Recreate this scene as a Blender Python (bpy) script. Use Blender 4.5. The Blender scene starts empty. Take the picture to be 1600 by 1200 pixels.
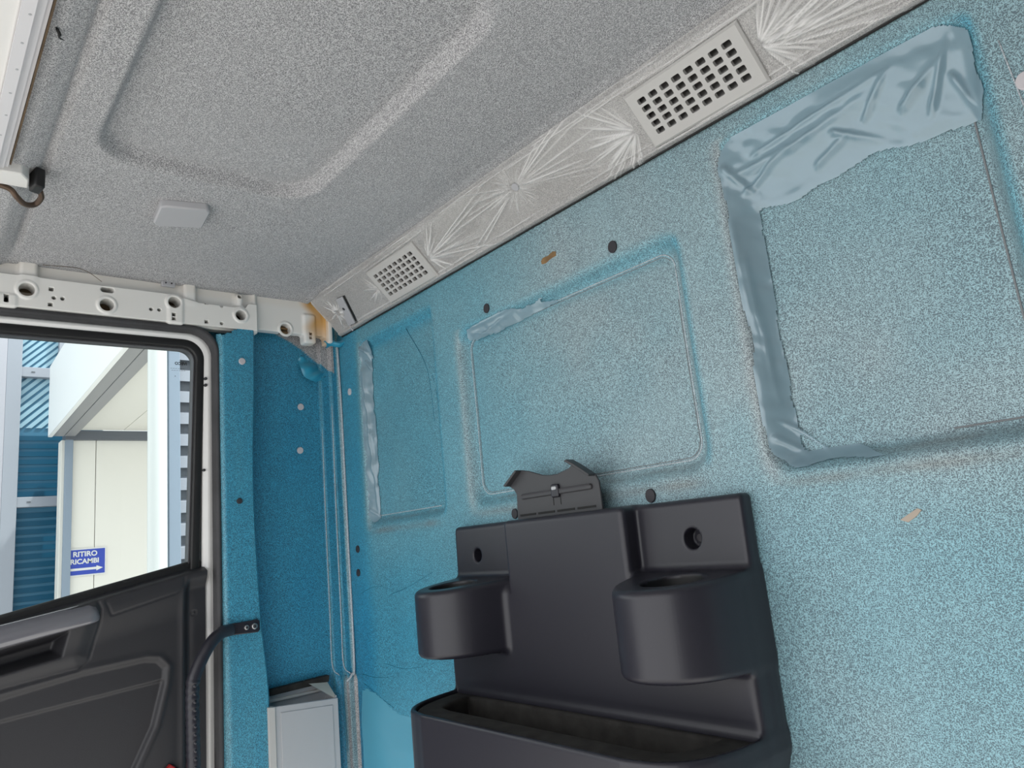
import bpy, math, random
import numpy as np
from mathutils import Vector, Matrix
R = math.radians
rnd = random.Random(7)
sc = bpy.context.scene
col = sc.collection

# ------------------------------------------------------------------ camera, world, sun, exposure
def camera():
    f = 1130.0
    yaw, pit, rol = R(49.13), R(11.616), R(-5.795)
    F = Vector((-math.sin(yaw)*math.cos(pit), math.cos(yaw)*math.cos(pit), math.sin(pit)))
    r = Vector((math.cos(yaw), math.sin(yaw), 0)); u = r.cross(F)
    Rt = r*math.cos(rol)+u*math.sin(rol); U = Rt.cross(F)
    m = Matrix.Identity(4)
    for i in range(3):
        m[i][0] = Rt[i]; m[i][1] = U[i]; m[i][2] = -F[i]
    m[0][3], m[1][3], m[2][3] = 1.65, -0.85, 1.25
    cd = bpy.data.cameras.new('camera'); cd.sensor_width = 36; cd.lens = f*36/1600; cd.clip_start = .02; cd.clip_end = 200
    o = bpy.data.objects.new('camera', cd); o.matrix_world = m; col.objects.link(o); sc.camera = o
camera()
w = bpy.data.worlds.new('sky'); sc.world = w; w.use_nodes = True
bg = w.node_tree.nodes['Background']; bg.inputs[0].default_value = (.965, .98, 1, 1); bg.inputs[1].default_value = 1.0
sun = bpy.data.lights.new('sun', 'SUN'); sun.energy = 3.0; sun.angle = R(1.5); sun.color = (1, .96, .9)
so = bpy.data.objects.new('sun', sun); col.objects.link(so)
so.rotation_euler = Vector((.25, .36, .90)).to_track_quat('Z', 'Y').to_euler()
sc.view_settings.view_transform = 'Standard'; sc.view_settings.look = 'None'
sc.view_settings.gamma = 1; sc.view_settings.use_curve_mapping = False
sc.view_settings.exposure = 0.98

# ------------------------------------------------------------------ object helpers
def tag(o, label=None, cat=None, group=None, kind=None):
    if label: o['label'] = label
    if cat: o['category'] = cat
    if group: o['group'] = group
    if kind: o['kind'] = kind
    return o
def empty(name, loc=(0, 0, 0)):
    o = bpy.data.objects.new(name, None); o.location = loc; o.empty_display_size = .05; col.objects.link(o); return o
def put(name, me, m, parent=None, smooth=True):
    o = bpy.data.objects.new(name, me); col.objects.link(o)
    if m is not None and not me.materials: me.materials.append(m)
    if parent is not None:
        o.parent = parent
        o.matrix_parent_inverse = Matrix.Translation(parent_loc(parent)).inverted()
    if smooth and len(me.polygons): me.polygons.foreach_set('use_smooth', np.ones(len(me.polygons), bool))
    return o
def parent_loc(p):
    v = Vector((0, 0, 0))
    while p is not None:
        v = v + p.location; p = p.parent if p.parent is None else None
    return v
def mesh(name, v, f, attr=None):
    v = np.asarray(v, np.float32); me = bpy.data.meshes.new(name)
    if isinstance(f, np.ndarray) and f.ndim == 2:
        n, k = f.shape
        me.vertices.add(len(v)); me.vertices.foreach_set('co', v.ravel())
        me.loops.add(n*k); me.loops.foreach_set('vertex_index', f.astype(np.int32).ravel())
        me.polygons.add(n); me.polygons.foreach_set('loop_start', np.arange(0, n*k, k, dtype=np.int32))
        me.update(calc_edges=True); me.validate()
    else:
        me.from_pydata([tuple(map(float, p)) for p in v], [], [tuple(int(i) for i in q) for q in f]); me.update()
    if attr is not None and len(me.vertices) == len(attr):
        a = me.color_attributes.new('tint', 'FLOAT_COLOR', 'POINT')
        c = np.ones((len(attr), 4), np.float32); c[:, :attr.shape[1]] = attr; a.data.foreach_set('color', c.ravel())
    return me
def sharp(o, ang=35):
    me = o.data
    me.polygons.foreach_set('use_smooth', np.ones(len(me.polygons), bool))
    try: me.set_sharp_from_angle(angle=R(ang))
    except Exception: pass
    return o
def bevel(o, wd, seg=2):
    m = o.modifiers.new('bevel', 'BEVEL'); m.width = wd; m.segments = seg; m.limit_method = 'ANGLE'; m.angle_limit = R(40)
    return o

# grid surface: P(u,v) -> xyz arrays ; keep(u,v) faces
def grid(name, u, v, P, m, parent=None, keep=None, tint=None):
    U, V = np.meshgrid(u, v, indexing='ij'); x, y, z = P(U, V)
    pts = np.stack([np.broadcast_to(q, U.shape) for q in (x, y, z)], -1).reshape(-1, 3)
    nu, nv = U.shape; idx = np.arange(nu*nv).reshape(nu, nv)
    q = np.stack([idx[:-1, :-1], idx[1:, :-1], idx[1:, 1:], idx[:-1, 1:]], -1).reshape(-1, 4)
    tn = None if tint is None else tint(U, V).reshape(nu*nv, -1)
    if keep is not None:
        k = keep(U, V); kk = (k[:-1, :-1] & k[1:, :-1] & k[1:, 1:] & k[:-1, 1:]).ravel(); q = q[kk]
        used = np.unique(q); mp = np.full(nu*nv, -1); mp[used] = np.arange(len(used)); pts = pts[used]; q = mp[q]
        if tn is not None: tn = tn[used]
    return put(name, mesh(name, pts, q, tn), m, parent)

# signed distance helpers
def sst(a, b, x):
    t = np.clip((x-a)/(b-a), 0, 1); return t*t*(3-2*t)
def rrect(u, v, u0, u1, v0, v1, r):
    a = np.abs(u-(u0+u1)/2)-(u1-u0)/2+r; b = np.abs(v-(v0+v1)/2)-(v1-v0)/2+r
    return np.hypot(np.maximum(a, 0), np.maximum(b, 0))+np.minimum(np.maximum(a, b), 0)-r
def poly_sd(u, v, pts):
    d = np.full(np.shape(u), 1e9); s = np.zeros(np.shape(u), bool); n = len(pts)
    for i in range(n):
        ax, ay = pts[i]; bx, by = pts[(i+1) % n]; ex, ey = bx-ax, by-ay
        wx, wy = u-ax, v-ay; t = np.clip((wx*ex+wy*ey)/(ex*ex+ey*ey), 0, 1)
        d = np.minimum(d, np.hypot(wx-ex*t, wy-ey*t))
        c = ((ay > v) != (by > v)) & (u < (bx-ax)*(v-ay)/((by-ay) or 1e-9)+ax); s ^= c
    return np.where(s, -d, d)
def rbox(x, y, z, c, h, r):
    a = np.abs(x-c[0])-h[0]+r; b = np.abs(y-c[1])-h[1]+r; e = np.abs(z-c[2])-h[2]+r
    return np.sqrt(np.maximum(a, 0)**2+np.maximum(b, 0)**2+np.maximum(e, 0)**2)+np.minimum(np.maximum(np.maximum(a, b), e), 0)-r
def prism(d2, z, z0, z1, r):
    a = d2+r; b = np.abs(z-(z0+z1)/2)-(z1-z0)/2+r
    return np.hypot(np.maximum(a, 0), np.maximum(b, 0))+np.minimum(np.maximum(a, b), 0)-r
def smin(a, b, k):
    h = np.clip(.5+.5*(b-a)/k, 0, 1); return b*(1-h)+a*h-k*h*(1-h)
def smax(a, b, k): return -smin(-a, -b, k)

def surface_nets(fn, lo, hi, h):
    ax = [np.arange(l, u+h*.5, h) for l, u in zip(lo, hi)]
    X, Y, Z = np.meshgrid(*ax, indexing='ij'); S = fn(X, Y, Z); ins = S < 0
    n = [len(a) for a in ax]; cn = tuple(k-1 for k in n)
    cnt = np.zeros(cn); acc = np.zeros(cn+(3,))
    for d in range(3):
        for o1 in (0, 1):
            for o2 in (0, 1):
                sl0 = [0, 0, 0]; oth = [i for i in range(3) if i != d]
                off = {oth[0]: o1, oth[1]: o2}
                s0 = tuple(slice(off.get(i, 0), off.get(i, 0)+cn[i]) for i in range(3))
                s1 = tuple(slice(off.get(i, 1), off.get(i, 1)+cn[i]) for i in range(3))
                a, b = S[s0], S[s1]; c = ins[s0] != ins[s1]
                t = np.where(c, a/np.where(a == b, 1, a-b), 0)
                cnt += c
                p = np.zeros(cn+(3,)); p[..., d] = t; p[..., oth[0]] = o1; p[..., oth[1]] = o2
                acc += p*c[..., None]
    act = cnt > 0; idx = np.full(cn, -1); idx[act] = np.arange(act.sum())
    I = np.argwhere(act); v = np.array([a[0] for a in ax])+(I+acc[act]/cnt[act][:, None])*h
    quads = []
    for d in range(3):
        b, c = [i for i in range(3) if i != d]
        s0 = [slice(1, n[i]-1) for i in range(3)]; s0[d] = slice(0, n[d]-1); s1 = list(s0); s1[d] = slice(1, n[d])
        A, B = ins[tuple(s0)], ins[tuple(s1)]; E = np.argwhere(A != B); fl = A[tuple(E.T)]
        E = E+np.array([0 if i == d else 1 for i in range(3)])
        def cell(db, dc):
            q = E.copy(); q[:, b] += db; q[:, c] += dc; return idx[tuple(q.T)]
        Q = np.stack([cell(-1, -1), cell(0, -1), cell(0, 0), cell(-1, 0)], -1)
        if d == 1: fl = ~fl
        Q[~fl] = Q[~fl][:, ::-1]; quads.append(Q)
    return v, np.concatenate(quads)
def sdf_parts(fn, lo, hi, h, split, parts, m, parent, tint=None):
    """split(v)->int class per face centre; parts: names; normals stay continuous over the splits"""
    v, q = surface_nets(fn, lo, hi, h); e = h*.5
    g = np.stack([fn(v[:, 0]+e*(i == 0), v[:, 1]+e*(i == 1), v[:, 2]+e*(i == 2))-fn(v[:, 0]-e*(i == 0), v[:, 1]-e*(i == 1), v[:, 2]-e*(i == 2)) for i in range(3)], -1)
    g /= np.maximum(np.linalg.norm(g, axis=1), 1e-9)[:, None]
    d = fn(v[:, 0], v[:, 1], v[:, 2]); v = v-g*np.clip(d, -h, h)[:, None]*.8
    cls = split(v[q].mean(1)) if split else np.zeros(len(q), int); out = []
    for k, nm in enumerate(parts):
        f = q[cls == k]
        if not len(f): out.append(None); continue
        us = np.unique(f); mp = np.full(len(v), -1); mp[us] = np.arange(len(us))
        me = mesh(nm, v[us], mp[f], None if tint is None else tint(v[us]))
        o = put(nm, me, m[k] if isinstance(m, (list, tuple)) else m, parent)
        if len(me.vertices) == len(us): me.normals_split_custom_set_from_vertices(g[us].tolist())
        out.append(o)
    return out

# simple solids
def box_vf(x0, x1, y0, y1, z0, z1):
    v = [(x, y, z) for x in (x0, x1) for y in (y0, y1) for z in (z0, z1)]
    return v, [(0, 1, 3, 2), (4, 6, 7, 5), (0, 4, 5, 1), (2, 3, 7, 6), (0, 2, 6, 4), (1, 5, 7, 3)]
def box(name, b, m, parent=None, bv=0):
    o = put(name, mesh(name, *box_vf(*b)), m, parent, False)
    if bv: bevel(o, bv); sharp(o)
    return o
def extrude(name, pts, to3, d0, d1, m, parent=None, bv=0, holes=()):
    """2D outline pts; to3(a,b,d)->xyz"""
    n = len(pts)
    v = [to3(a, b, d0) for a, b in pts]+[to3(a, b, d1) for a, b in pts]
    f = [tuple(range(n))[::-1], tuple(range(n, 2*n))]+[(i, (i+1) % n, n+(i+1) % n, n+i) for i in range(n)]
    o = put(name, mesh(name, v, f), m, parent, False)
    if bv: bevel(o, bv)
    return sharp(o)
def rounded(u0, u1, v0, v1, r, k=6):
    out = []
    for cx, cy, a0 in ((u1-r, v1-r, 0), (u0+r, v1-r, 90), (u0+r, v0+r, 180), (u1-r, v0+r, 270)):
        for i in range(k+1):
            a = R(a0+90*i/k); out.append((cx+r*math.cos(a), cy+r*math.sin(a)))
    return out
def circle(cx, cy, r, k=20, sy=1): return [(cx+r*math.cos(2*math.pi*i/k), cy+r*sy*math.sin(2*math.pi*i/k)) for i in range(k)]
onX = lambda a, b, d: (d, a, b)      # outline in y,z ; depth along x
onY = lambda a, b, d: (a, d, b)      # outline in x,z ; depth along y
onZ = lambda a, b, d: (a, b, d)
def sweep(name, path, prof, m, parent=None, frame=None, closed=False):
    """path Nx3, prof list of (a,b) ; frame(i)->(A,B) unit vectors"""
    n, k = len(path), len(prof); v = []
    for i, p in enumerate(path):
        A, B = frame(i)
        for a, b in prof: v.append(np.array(p)+A*a+B*b)
    f = [(i*k+j, i*k+(j+1) % k, (i+1)*k+(j+1) % k, (i+1)*k+j) for i in range(n-1) for j in range(k)]
    f += [tuple(range(k))[::-1], tuple((n-1)*k+j for j in range(k))]
    return sharp(put(name, mesh(name, v, f), m, parent, False), 40)
def tube(name, path, rad, m, parent=None, k=12):
    path = [np.array(p, float) for p in path]; n = len(path)
    rad = [rad]*n if not hasattr(rad, '__len__') else rad
    v, f = [], []; T0 = None; A = None
    for i in range(n):
        t = path[min(i+1, n-1)]-path[max(i-1, 0)]; t /= np.linalg.norm(t)
        if A is None: A = np.cross(t, [0, 0, 1] if abs(t[2]) < .9 else [1, 0, 0])
        A = A-t*(A@t); A /= np.linalg.norm(A); B = np.cross(t, A)
        for j in range(k):
            a = 2*math.pi*j/k; v.append(path[i]+(A*math.cos(a)+B*math.sin(a))*rad[i])
    f = [(i*k+j, i*k+(j+1) % k, (i+1)*k+(j+1) % k, (i+1)*k+j) for i in range(n-1) for j in range(k)]
    f += [tuple(range(k))[::-1], tuple((n-1)*k+j for j in range(k))]
    return put(name, mesh(name, v, f), m, parent)
def spline(pts, n):
    pts = np.array(pts, float); P = np.vstack([2*pts[0]-pts[1], pts, 2*pts[-1]-pts[-2]]); out = []
    for i in range(len(pts)-1):
        a, b, c, d = P[i:i+4]
        for t in np.linspace(0, 1, n, endpoint=False):
            out.append(.5*((2*b)+(c-a)*t+(2*a-5*b+4*c-d)*t*t+(-a+3*b-3*c+d)*t**3))
    out.append(pts[-1]); return out
def text_mesh(name, s, size, m, mat4, parent, bold=0.0, ext=0.0):
    cu = bpy.data.curves.new('t', 'FONT'); cu.body = s; cu.size = size; cu.offset = bold; cu.extrude = ext
    cu.align_x = 'CENTER'; cu.align_y = 'CENTER'
    o = bpy.data.objects.new('t', cu); col.objects.link(o); bpy.context.view_layer.update()
    me = bpy.data.meshes.new_from_object(o.evaluated_get(bpy.context.evaluated_depsgraph_get()))
    bpy.data.objects.remove(o); bpy.data.curves.remove(cu)
    me.name = name; me.transform(mat4); me.materials.clear()
    return put(name, me, m, parent, False)

# value noise for geometry
def vnoise(x, y, seed=0):
    xi, yi = np.floor(x).astype(int), np.floor(y).astype(int); fx, fy = x-xi, y-yi
    def h(a, b):
        n = (a*374761393+b*668265263+seed*982451653) & 0x7fffffff
        n = ((n ^ (n >> 13))*1274126177) & 0x7fffffff
        return ((n ^ (n >> 16)) & 0xffff)/65535.0
    sx, sy = fx*fx*(3-2*fx), fy*fy*(3-2*fy)
    return (h(xi, yi)*(1-sx)+h(xi+1, yi)*sx)*(1-sy)+(h(xi, yi+1)*(1-sx)+h(xi+1, yi+1)*sx)*sy
def ridges(u, v, rays, mx=False):
    """rays: (u0,v0,u1,v1,width,height) soft creases"""
    H = np.zeros(u.shape)
    for (a, b, c, d, wd, ht) in rays:
        ex, ey = c-a, d-b; L = math.hypot(ex, ey)+1e-9; ex /= L; ey /= L
        s = (u-a)*ex+(v-b)*ey; p = -(u-a)*ey+(v-b)*ex
        wn = np.clip(s/(L*.15), 0, 1)*np.clip((L-s)/(L*.5), 0, 1)
        h = ht*wn*np.exp(-(p/wd)**2); H = np.maximum(H, h) if mx else H+h
    return H
def star(cx, cy, n, l0, l1, r0, wd, ht, seed, a0=0, a1=360):
    g = random.Random(seed); out = []
    for i in range(n):
        a = R(a0+(a1-a0)*(i+g.random())/n); L = g.uniform(l0, l1)
        out.append((cx+r0*math.cos(a), cy+r0*math.sin(a), cx+L*math.cos(a), cy+L*math.sin(a), wd*g.uniform(.6, 1.5), ht*g.uniform(.4, 1.3)))
    return out

# ------------------------------------------------------------------ materials
def nodes(name):
    m = bpy.data.materials.new(name); m.use_nodes = True; nt = m.node_tree
    return m, nt, nt.nodes['Principled BSDF']
def nd(nt, t, **kw):
    n = nt.nodes.new(t)
    for k, v in kw.items():
        if k in n.inputs.keys() if isinstance(k, str) else False: n.inputs[k].default_value = v
        else: setattr(n, k, v)
    return n
def noise(nt, scale, detail=2, rough=.5, vec=None):
    n = nt.nodes.new('ShaderNodeTexNoise'); n.inputs['Scale'].default_value = scale; n.inputs['Detail'].default_value = detail; n.inputs['Roughness'].default_value = rough
    if vec is None:
        tc = nt.nodes.get('TC') or nt.nodes.new('ShaderNodeTexCoord'); tc.name = 'TC'; vec = tc.outputs['Object']
    nt.links.new(vec, n.inputs['Vector']); return n
def ramp(nt, fac, stops):
    r = nt.nodes.new('ShaderNodeValToRGB'); e = r.color_ramp.elements
    e[0].position, e[0].color = stops[0][0], (*stops[0][1], 1); e[1].position, e[1].color = stops[-1][0], (*stops[-1][1], 1)
    for p, c in stops[1:-1]:
        q = e.new(p); q.color = (*c, 1)
    nt.links.new(fac, r.inputs[0]); return r
def bumpn(nt, b, h, strength, dist):
    n = nt.nodes.new('ShaderNodeBump'); n.inputs['Strength'].default_value = strength; n.inputs['Distance'].default_value = dist
    nt.links.new(h, n.inputs['Height']); nt.links.new(n.outputs[0], b.inputs['Normal']); return n
def plain(name, c, rough=.5, metal=0, spec=.5, grain=0, gs=300, var=0, coat=0, coatr=.1):
    m, nt, b = nodes(name); b.inputs['Base Color'].default_value = (*c, 1); b.inputs['Roughness'].default_value = rough
    b.inputs['Metallic'].default_value = metal; b.inputs['Specular IOR Level'].default_value = spec
    b.inputs['Coat Weight'].default_value = coat; b.inputs['Coat Roughness'].default_value = coatr
    n = noise(nt, gs, 3)
    if var:
        n2 = noise(nt, gs*.04, 4)
        r = ramp(nt, n2.outputs[0], [(.3, tuple(q*(1-var) for q in c)), (.7, tuple(min(1, q*(1+var)) for q in c))]); nt.links.new(r.outputs[0], b.inputs['Base Color'])
    if grain: bumpn(nt, b, n.outputs[0], grain, .0004)
    return m
def fabric(name, c0, c1, rough, use_tint, gloss=0.0, scale=430, bump=.45):
    m, nt, b = nodes(name)
    n = noise(nt, scale, 1.5, .5); n2 = noise(nt, scale*2.6, 1)
    sub = nt.nodes.new('ShaderNodeMath'); sub.operation = 'SUBTRACT'; sub.inputs[1].default_value = .5; nt.links.new(n.outputs[0], sub.inputs[0])
    ab = nt.nodes.new('ShaderNodeMath'); ab.operation = 'ABSOLUTE'; nt.links.new(sub.outputs[0], ab.inputs[0])
    mu = nt.nodes.new('ShaderNodeMath'); mu.operation = 'MULTIPLY_ADD'; mu.inputs[1].default_value = 4.5; nt.links.new(ab.outputs[0], mu.inputs[0])
    mm = nt.nodes.new('ShaderNodeMath'); mm.operation = 'MULTIPLY'; mm.inputs[1].default_value = .45; nt.links.new(n2.outputs[0], mm.inputs[0]); nt.links.new(mm.outputs[0], mu.inputs[2])
    r = ramp(nt, mu.outputs[0], [(.20, c1), (.66, c0)]); out = r.outputs[0]
    if use_tint:
        a = nt.nodes.new('ShaderNodeAttribute'); a.attribute_name = 'tint'
        mx = nt.nodes.new('ShaderNodeMix'); mx.data_type = 'RGBA'; mx.blend_type = 'MULTIPLY'; mx.inputs['Factor'].default_value = 1
        nt.links.new(out, mx.inputs[6]); nt.links.new(a.outputs['Color'], mx.inputs[7]); out = mx.outputs[2]
    nt.links.new(out, b.inputs['Base Color']); b.inputs['Roughness'].default_value = rough
    b.inputs['Coat Weight'].default_value = gloss; b.inputs['Coat Roughness'].default_value = .38
    bumpn(nt, b, mu.outputs[0], bump, .0006)
    return m
def tinted(name, c, rough, coat=0, spec=.5):
    m, nt, b = nodes(name); a = nt.nodes.new('ShaderNodeAttribute'); a.attribute_name = 'tint'
    mx = nt.nodes.new('ShaderNodeMix'); mx.data_type = 'RGBA'; mx.blend_type = 'MULTIPLY'; mx.inputs['Factor'].default_value = 1
    mx.inputs[6].default_value = (*c, 1); nt.links.new(a.outputs['Color'], mx.inputs[7]); nt.links.new(mx.outputs[2], b.inputs['Base Color'])
    b.inputs['Roughness'].default_value = rough; b.inputs['Coat Weight'].default_value = coat; b.inputs['Specular IOR Level'].default_value = spec
    return m
def film_mat(name, c, diff, gl_r=.12, fac=.55, crest_white=False):
    """thin plastic sheet: mostly clear, mirror-like at its creases"""
    m, nt, b = nodes(name); nt.nodes.remove(b); out = nt.nodes['Material Output']
    tr = nt.nodes.new('ShaderNodeBsdfTransparent'); tr.inputs[0].default_value = (*[min(1, .75+.25*q) for q in c], 1)
    gl = nt.nodes.new('ShaderNodeBsdfGlossy'); gl.inputs['Roughness'].default_value = gl_r; gl.inputs[0].default_value = (.95, .97, 1, 1)
    df = nt.nodes.new('ShaderNodeBsdfDiffuse'); df.inputs[0].default_value = (*c, 1)
    lw = nt.nodes.new('ShaderNodeFresnel'); lw.inputs[0].default_value = 1.6
    mu = nt.nodes.new('ShaderNodeMath'); mu.operation = 'MULTIPLY'; mu.inputs[1].default_value = fac*3; mu.use_clamp = True; nt.links.new(lw.outputs[0], mu.inputs[0])
    m1 = nt.nodes.new('ShaderNodeMixShader'); m1.inputs[0].default_value = diff
    if crest_white:
        at = nt.nodes.new('ShaderNodeAttribute'); at.attribute_name = 'tint'; nt.links.new(at.outputs['Fac'], m1.inputs[0])
    nt.links.new(tr.outputs[0], m1.inputs[1]); nt.links.new(df.outputs[0], m1.inputs[2])
    m2 = nt.nodes.new('ShaderNodeMixShader'); nt.links.new(mu.outputs[0], m2.inputs[0]); nt.links.new(m1.outputs[0], m2.inputs[1]); nt.links.new(gl.outputs[0], m2.inputs[2])
    nt.links.new(m2.outputs[0], out.inputs[0]); return m
def glass_mat(name, tint=(.93, .97, .96), ior=1.35):
    m, nt, b = nodes(name); nt.nodes.remove(b); out = nt.nodes['Material Output']
    tr = nt.nodes.new('ShaderNodeBsdfTransparent'); tr.inputs[0].default_value = (*tint, 1)
    gl = nt.nodes.new('ShaderNodeBsdfGlossy'); gl.inputs['Roughness'].default_value = .02
    fr = nt.nodes.new('ShaderNodeFresnel'); fr.inputs[0].default_value = ior
    m2 = nt.nodes.new('ShaderNodeMixShader'); nt.links.new(fr.outputs[0], m2.inputs[0]); nt.links.new(tr.outputs[0], m2.inputs[1]); nt.links.new(gl.outputs[0], m2.inputs[2])
    nt.links.new(m2.outputs[0], out.inputs[0]); return m
M = {}
M['fabric'] = fabric('mottled_grey_fabric', (.225, .225, .235), (.66, .66, .67), .85, False)
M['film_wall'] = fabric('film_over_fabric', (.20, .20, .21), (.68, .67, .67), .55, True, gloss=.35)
M['trim_fabric'] = fabric('wrapped_grey_fabric', (.36, .355, .35), (.66, .655, .645), .7, False)
M['plastic'] = plain('charcoal_moulded_plastic', (.021, .0205, .029), .36, grain=.12, gs=900, spec=.5)
M['plastic_door'] = plain('charcoal_door_plastic', (.022, .022, .026), .45, grain=.3, gs=700)
M['plastic_flat'] = plain('charcoal_matt_plastic', (.045, .045, .05), .5, grain=.1)
M['foam'] = plain('black_felt_foam', (.036, .034, .032), .95, grain=1, gs=900, spec=.2, var=.3)
M['rubber'] = plain('dark_rubber', (.05, .05, .054), .75, grain=.8, gs=260, var=.25)
M['gasket'] = plain('black_gasket', (.010, .010, .011), .5)
M['vent'] = plain('light_grey_plastic', (.50, .49, .475), .5, grain=.1)
M['vent_in'] = plain('duct_grey', (.26, .255, .25), .7)
M['white_paint'] = tinted('cream_white_paint', (.82, .81, .78), .32, .3)
M['white_frame'] = plain('white_door_paint', (.80, .80, .79), .3, coat=.3)
M['white_rail'] = plain('white_aluminium', (.68, .67, .69), .4)
M['hatch'] = plain('white_roof_hatch', (.78, .77, .75), .45)
M['brown'] = plain('brown_cavity', (.10, .065, .035), .8, var=.4, gs=400)
M['black'] = plain('black_void', (.006, .006, .006), .7)
M['cap'] = plain('pale_grey_cap', (.42, .42, .44), .5)
M['plug_dark'] = plain('charcoal_plug', (.028, .026, .032), .6)
M['plug_pale'] = plain('pale_plug', (.56, .53, .55), .5)
M['steel'] = plain('bolt_steel', (.6, .6, .6), .3, 1)
M['bronze'] = plain('worn_bronze', (.10, .065, .045), .4, .4, var=.4)
M['box_grey'] = plain('grey_box_plastic', (.43, .44, .46), .45, grain=.1)
M['box_tab'] = plain('translucent_beige_tab', (.50, .50, .45), .4)
M['gloss_grey'] = plain('glossy_grey_armrest', (.16, .16, .18), .12, spec=.9)
M['red'] = plain('red_reflector', (.35, .015, .015), .25)
M['clear_film'] = film_mat('clear_plastic_film', (.90, .89, .88), .10, .16, .22, True)
M['blue_film'] = film_mat('blue_stretched_film', (.32, .47, .55), .60, .18, .45)
M['blue_curl'] = plain('blue_film_curl', (.03, .30, .46), .28, spec=.6)
M['crease'] = fabric('pale_film_crease', (.30, .36, .40), (.68, .72, .75), .4, False, gloss=.6)
M['blue_loose'] = film_mat('blue_loose_film', (.13, .47, .64), .70, .25, .30)
M['crease_shade'] = plain('grey_crease_shade', (.20, .21, .22), .6)
M['crease_dark'] = plain('dark_film_crease', (.03, .20, .30), .4)
M['glass'] = glass_mat('window_glass')
M['tape'] = plain('brown_paper_tape', (.22, .13, .055), .7, var=.35, gs=900)
M['glue'] = plain('beige_residue', (.42, .36, .30), .8)
# outside
M['out_white'] = plain('white_fascia_metal', (.80, .80, .80), .4)
M['out_column'] = plain('white_column_paint', (.56, .58, .58), .35)
M['out_cream'] = plain('cream_wall_panel', (.68, .66, .62), .6)
M['out_grey'] = plain('grey_canopy_metal', (.24, .24, .25), .45)
M['out_dark'] = plain('dark_grey_beam', (.085, .095, .115), .5)
M['out_post'] = plain('blue_grey_post', (.20, .25, .32), .45)
M['out_pane'] = plain('blue_tinted_pane', (.010, .07, .13), .30, spec=.2)
M['out_stripe'] = plain('pale_blue_reflection', (.26, .42, .52), .5)
M['out_deep'] = plain('deep_blue_facade', (.03, .14, .24), .5)
M['out_mull'] = plain('grey_mullion', (.27, .29, .34), .45)
M['out_pale'] = plain('pale_lilac_panel', (.36, .36, .41), .5)
M['sign_blue'] = plain('sign_blue', (.02, .05, .36), .45)
M['sign_white'] = plain('sign_white', (.62, .62, .62), .5)
M['ground'] = plain('pale_concrete', (.50, .49, .47), .9, var=.15, gs=60)

# ------------------------------------------------------------------ STRUCTURE: rear wall
MID = (.508, 1.068, 1.303, 1.664); BIG = (1.147, 1.474, 1.288, 1.757); LFT = (.100, .428, 1.297, 1.748)
def recess(x, z, b, r, wd): return 1-sst(-wd, 0, rrect(x, z, *b, r))
def wall_y(x, z):
    y = .018*recess(x, z, MID, .045, .022)+.032*recess(x, z, BIG, .04, .024)+.017*recess(x, z, LFT, .03, .022)
    # a bead inside the middle panel and soft pillows in the lining
    y += .0012*np.exp(-((rrect(x, z, MID[0]+.03, MID[1]-.03, MID[2]+.026, MID[3]-.03, .03))/.004)**2)
    y += .0025*(vnoise(x*6, z*6, 3)-.5)
    return y
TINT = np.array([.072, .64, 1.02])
def wall_film_sheen(x, z):
    s = .18+.30*(1-sst(.30, .95, x))+.28*(1-sst(1.05, 1.33, z))*(1-sst(.25, .75, x))+.34*(1-sst(.06, .13, x))+.11*(1-sst(1.18, 1.32, z))*sst(.7, 1.1, x)  # film amount by position; the pale lit sheen is put into this tint
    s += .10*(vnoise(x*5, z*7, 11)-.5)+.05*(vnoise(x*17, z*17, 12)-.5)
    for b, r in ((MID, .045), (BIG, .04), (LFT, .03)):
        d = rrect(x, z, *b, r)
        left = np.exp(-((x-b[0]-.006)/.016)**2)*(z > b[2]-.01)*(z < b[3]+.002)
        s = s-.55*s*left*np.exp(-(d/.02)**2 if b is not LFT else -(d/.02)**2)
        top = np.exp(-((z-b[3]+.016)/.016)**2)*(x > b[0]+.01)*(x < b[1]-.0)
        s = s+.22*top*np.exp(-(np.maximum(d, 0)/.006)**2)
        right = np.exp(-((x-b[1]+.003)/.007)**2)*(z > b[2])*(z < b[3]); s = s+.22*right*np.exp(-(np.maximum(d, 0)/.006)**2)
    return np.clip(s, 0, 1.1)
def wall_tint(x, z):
    s = wall_film_sheen(x, z); c = np.power(TINT, s[..., None])
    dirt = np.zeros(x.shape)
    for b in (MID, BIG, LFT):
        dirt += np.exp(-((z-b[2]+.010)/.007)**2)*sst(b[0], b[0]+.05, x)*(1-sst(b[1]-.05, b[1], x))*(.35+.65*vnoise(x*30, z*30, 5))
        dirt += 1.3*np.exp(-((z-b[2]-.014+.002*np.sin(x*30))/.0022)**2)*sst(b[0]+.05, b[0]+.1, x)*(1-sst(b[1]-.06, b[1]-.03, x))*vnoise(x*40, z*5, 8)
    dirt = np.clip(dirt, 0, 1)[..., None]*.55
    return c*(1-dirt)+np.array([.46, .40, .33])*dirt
gx = np.arange(-.02, 1.62, .004); gz = np.arange(.55, 1.7905, .004)
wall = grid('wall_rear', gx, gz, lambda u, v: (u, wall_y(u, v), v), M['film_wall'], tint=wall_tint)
tag(wall, 'grey cab rear wall lining under pale blue protective film', kind='structure')
box('lining_extension', (1.612, 2.32, .002, .03, .45, 1.79), M['fabric'], wall)
box('rear_panel', (-.02, 2.32, .045, .06, .3, 1.9), M['white_frame'], wall)
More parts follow.
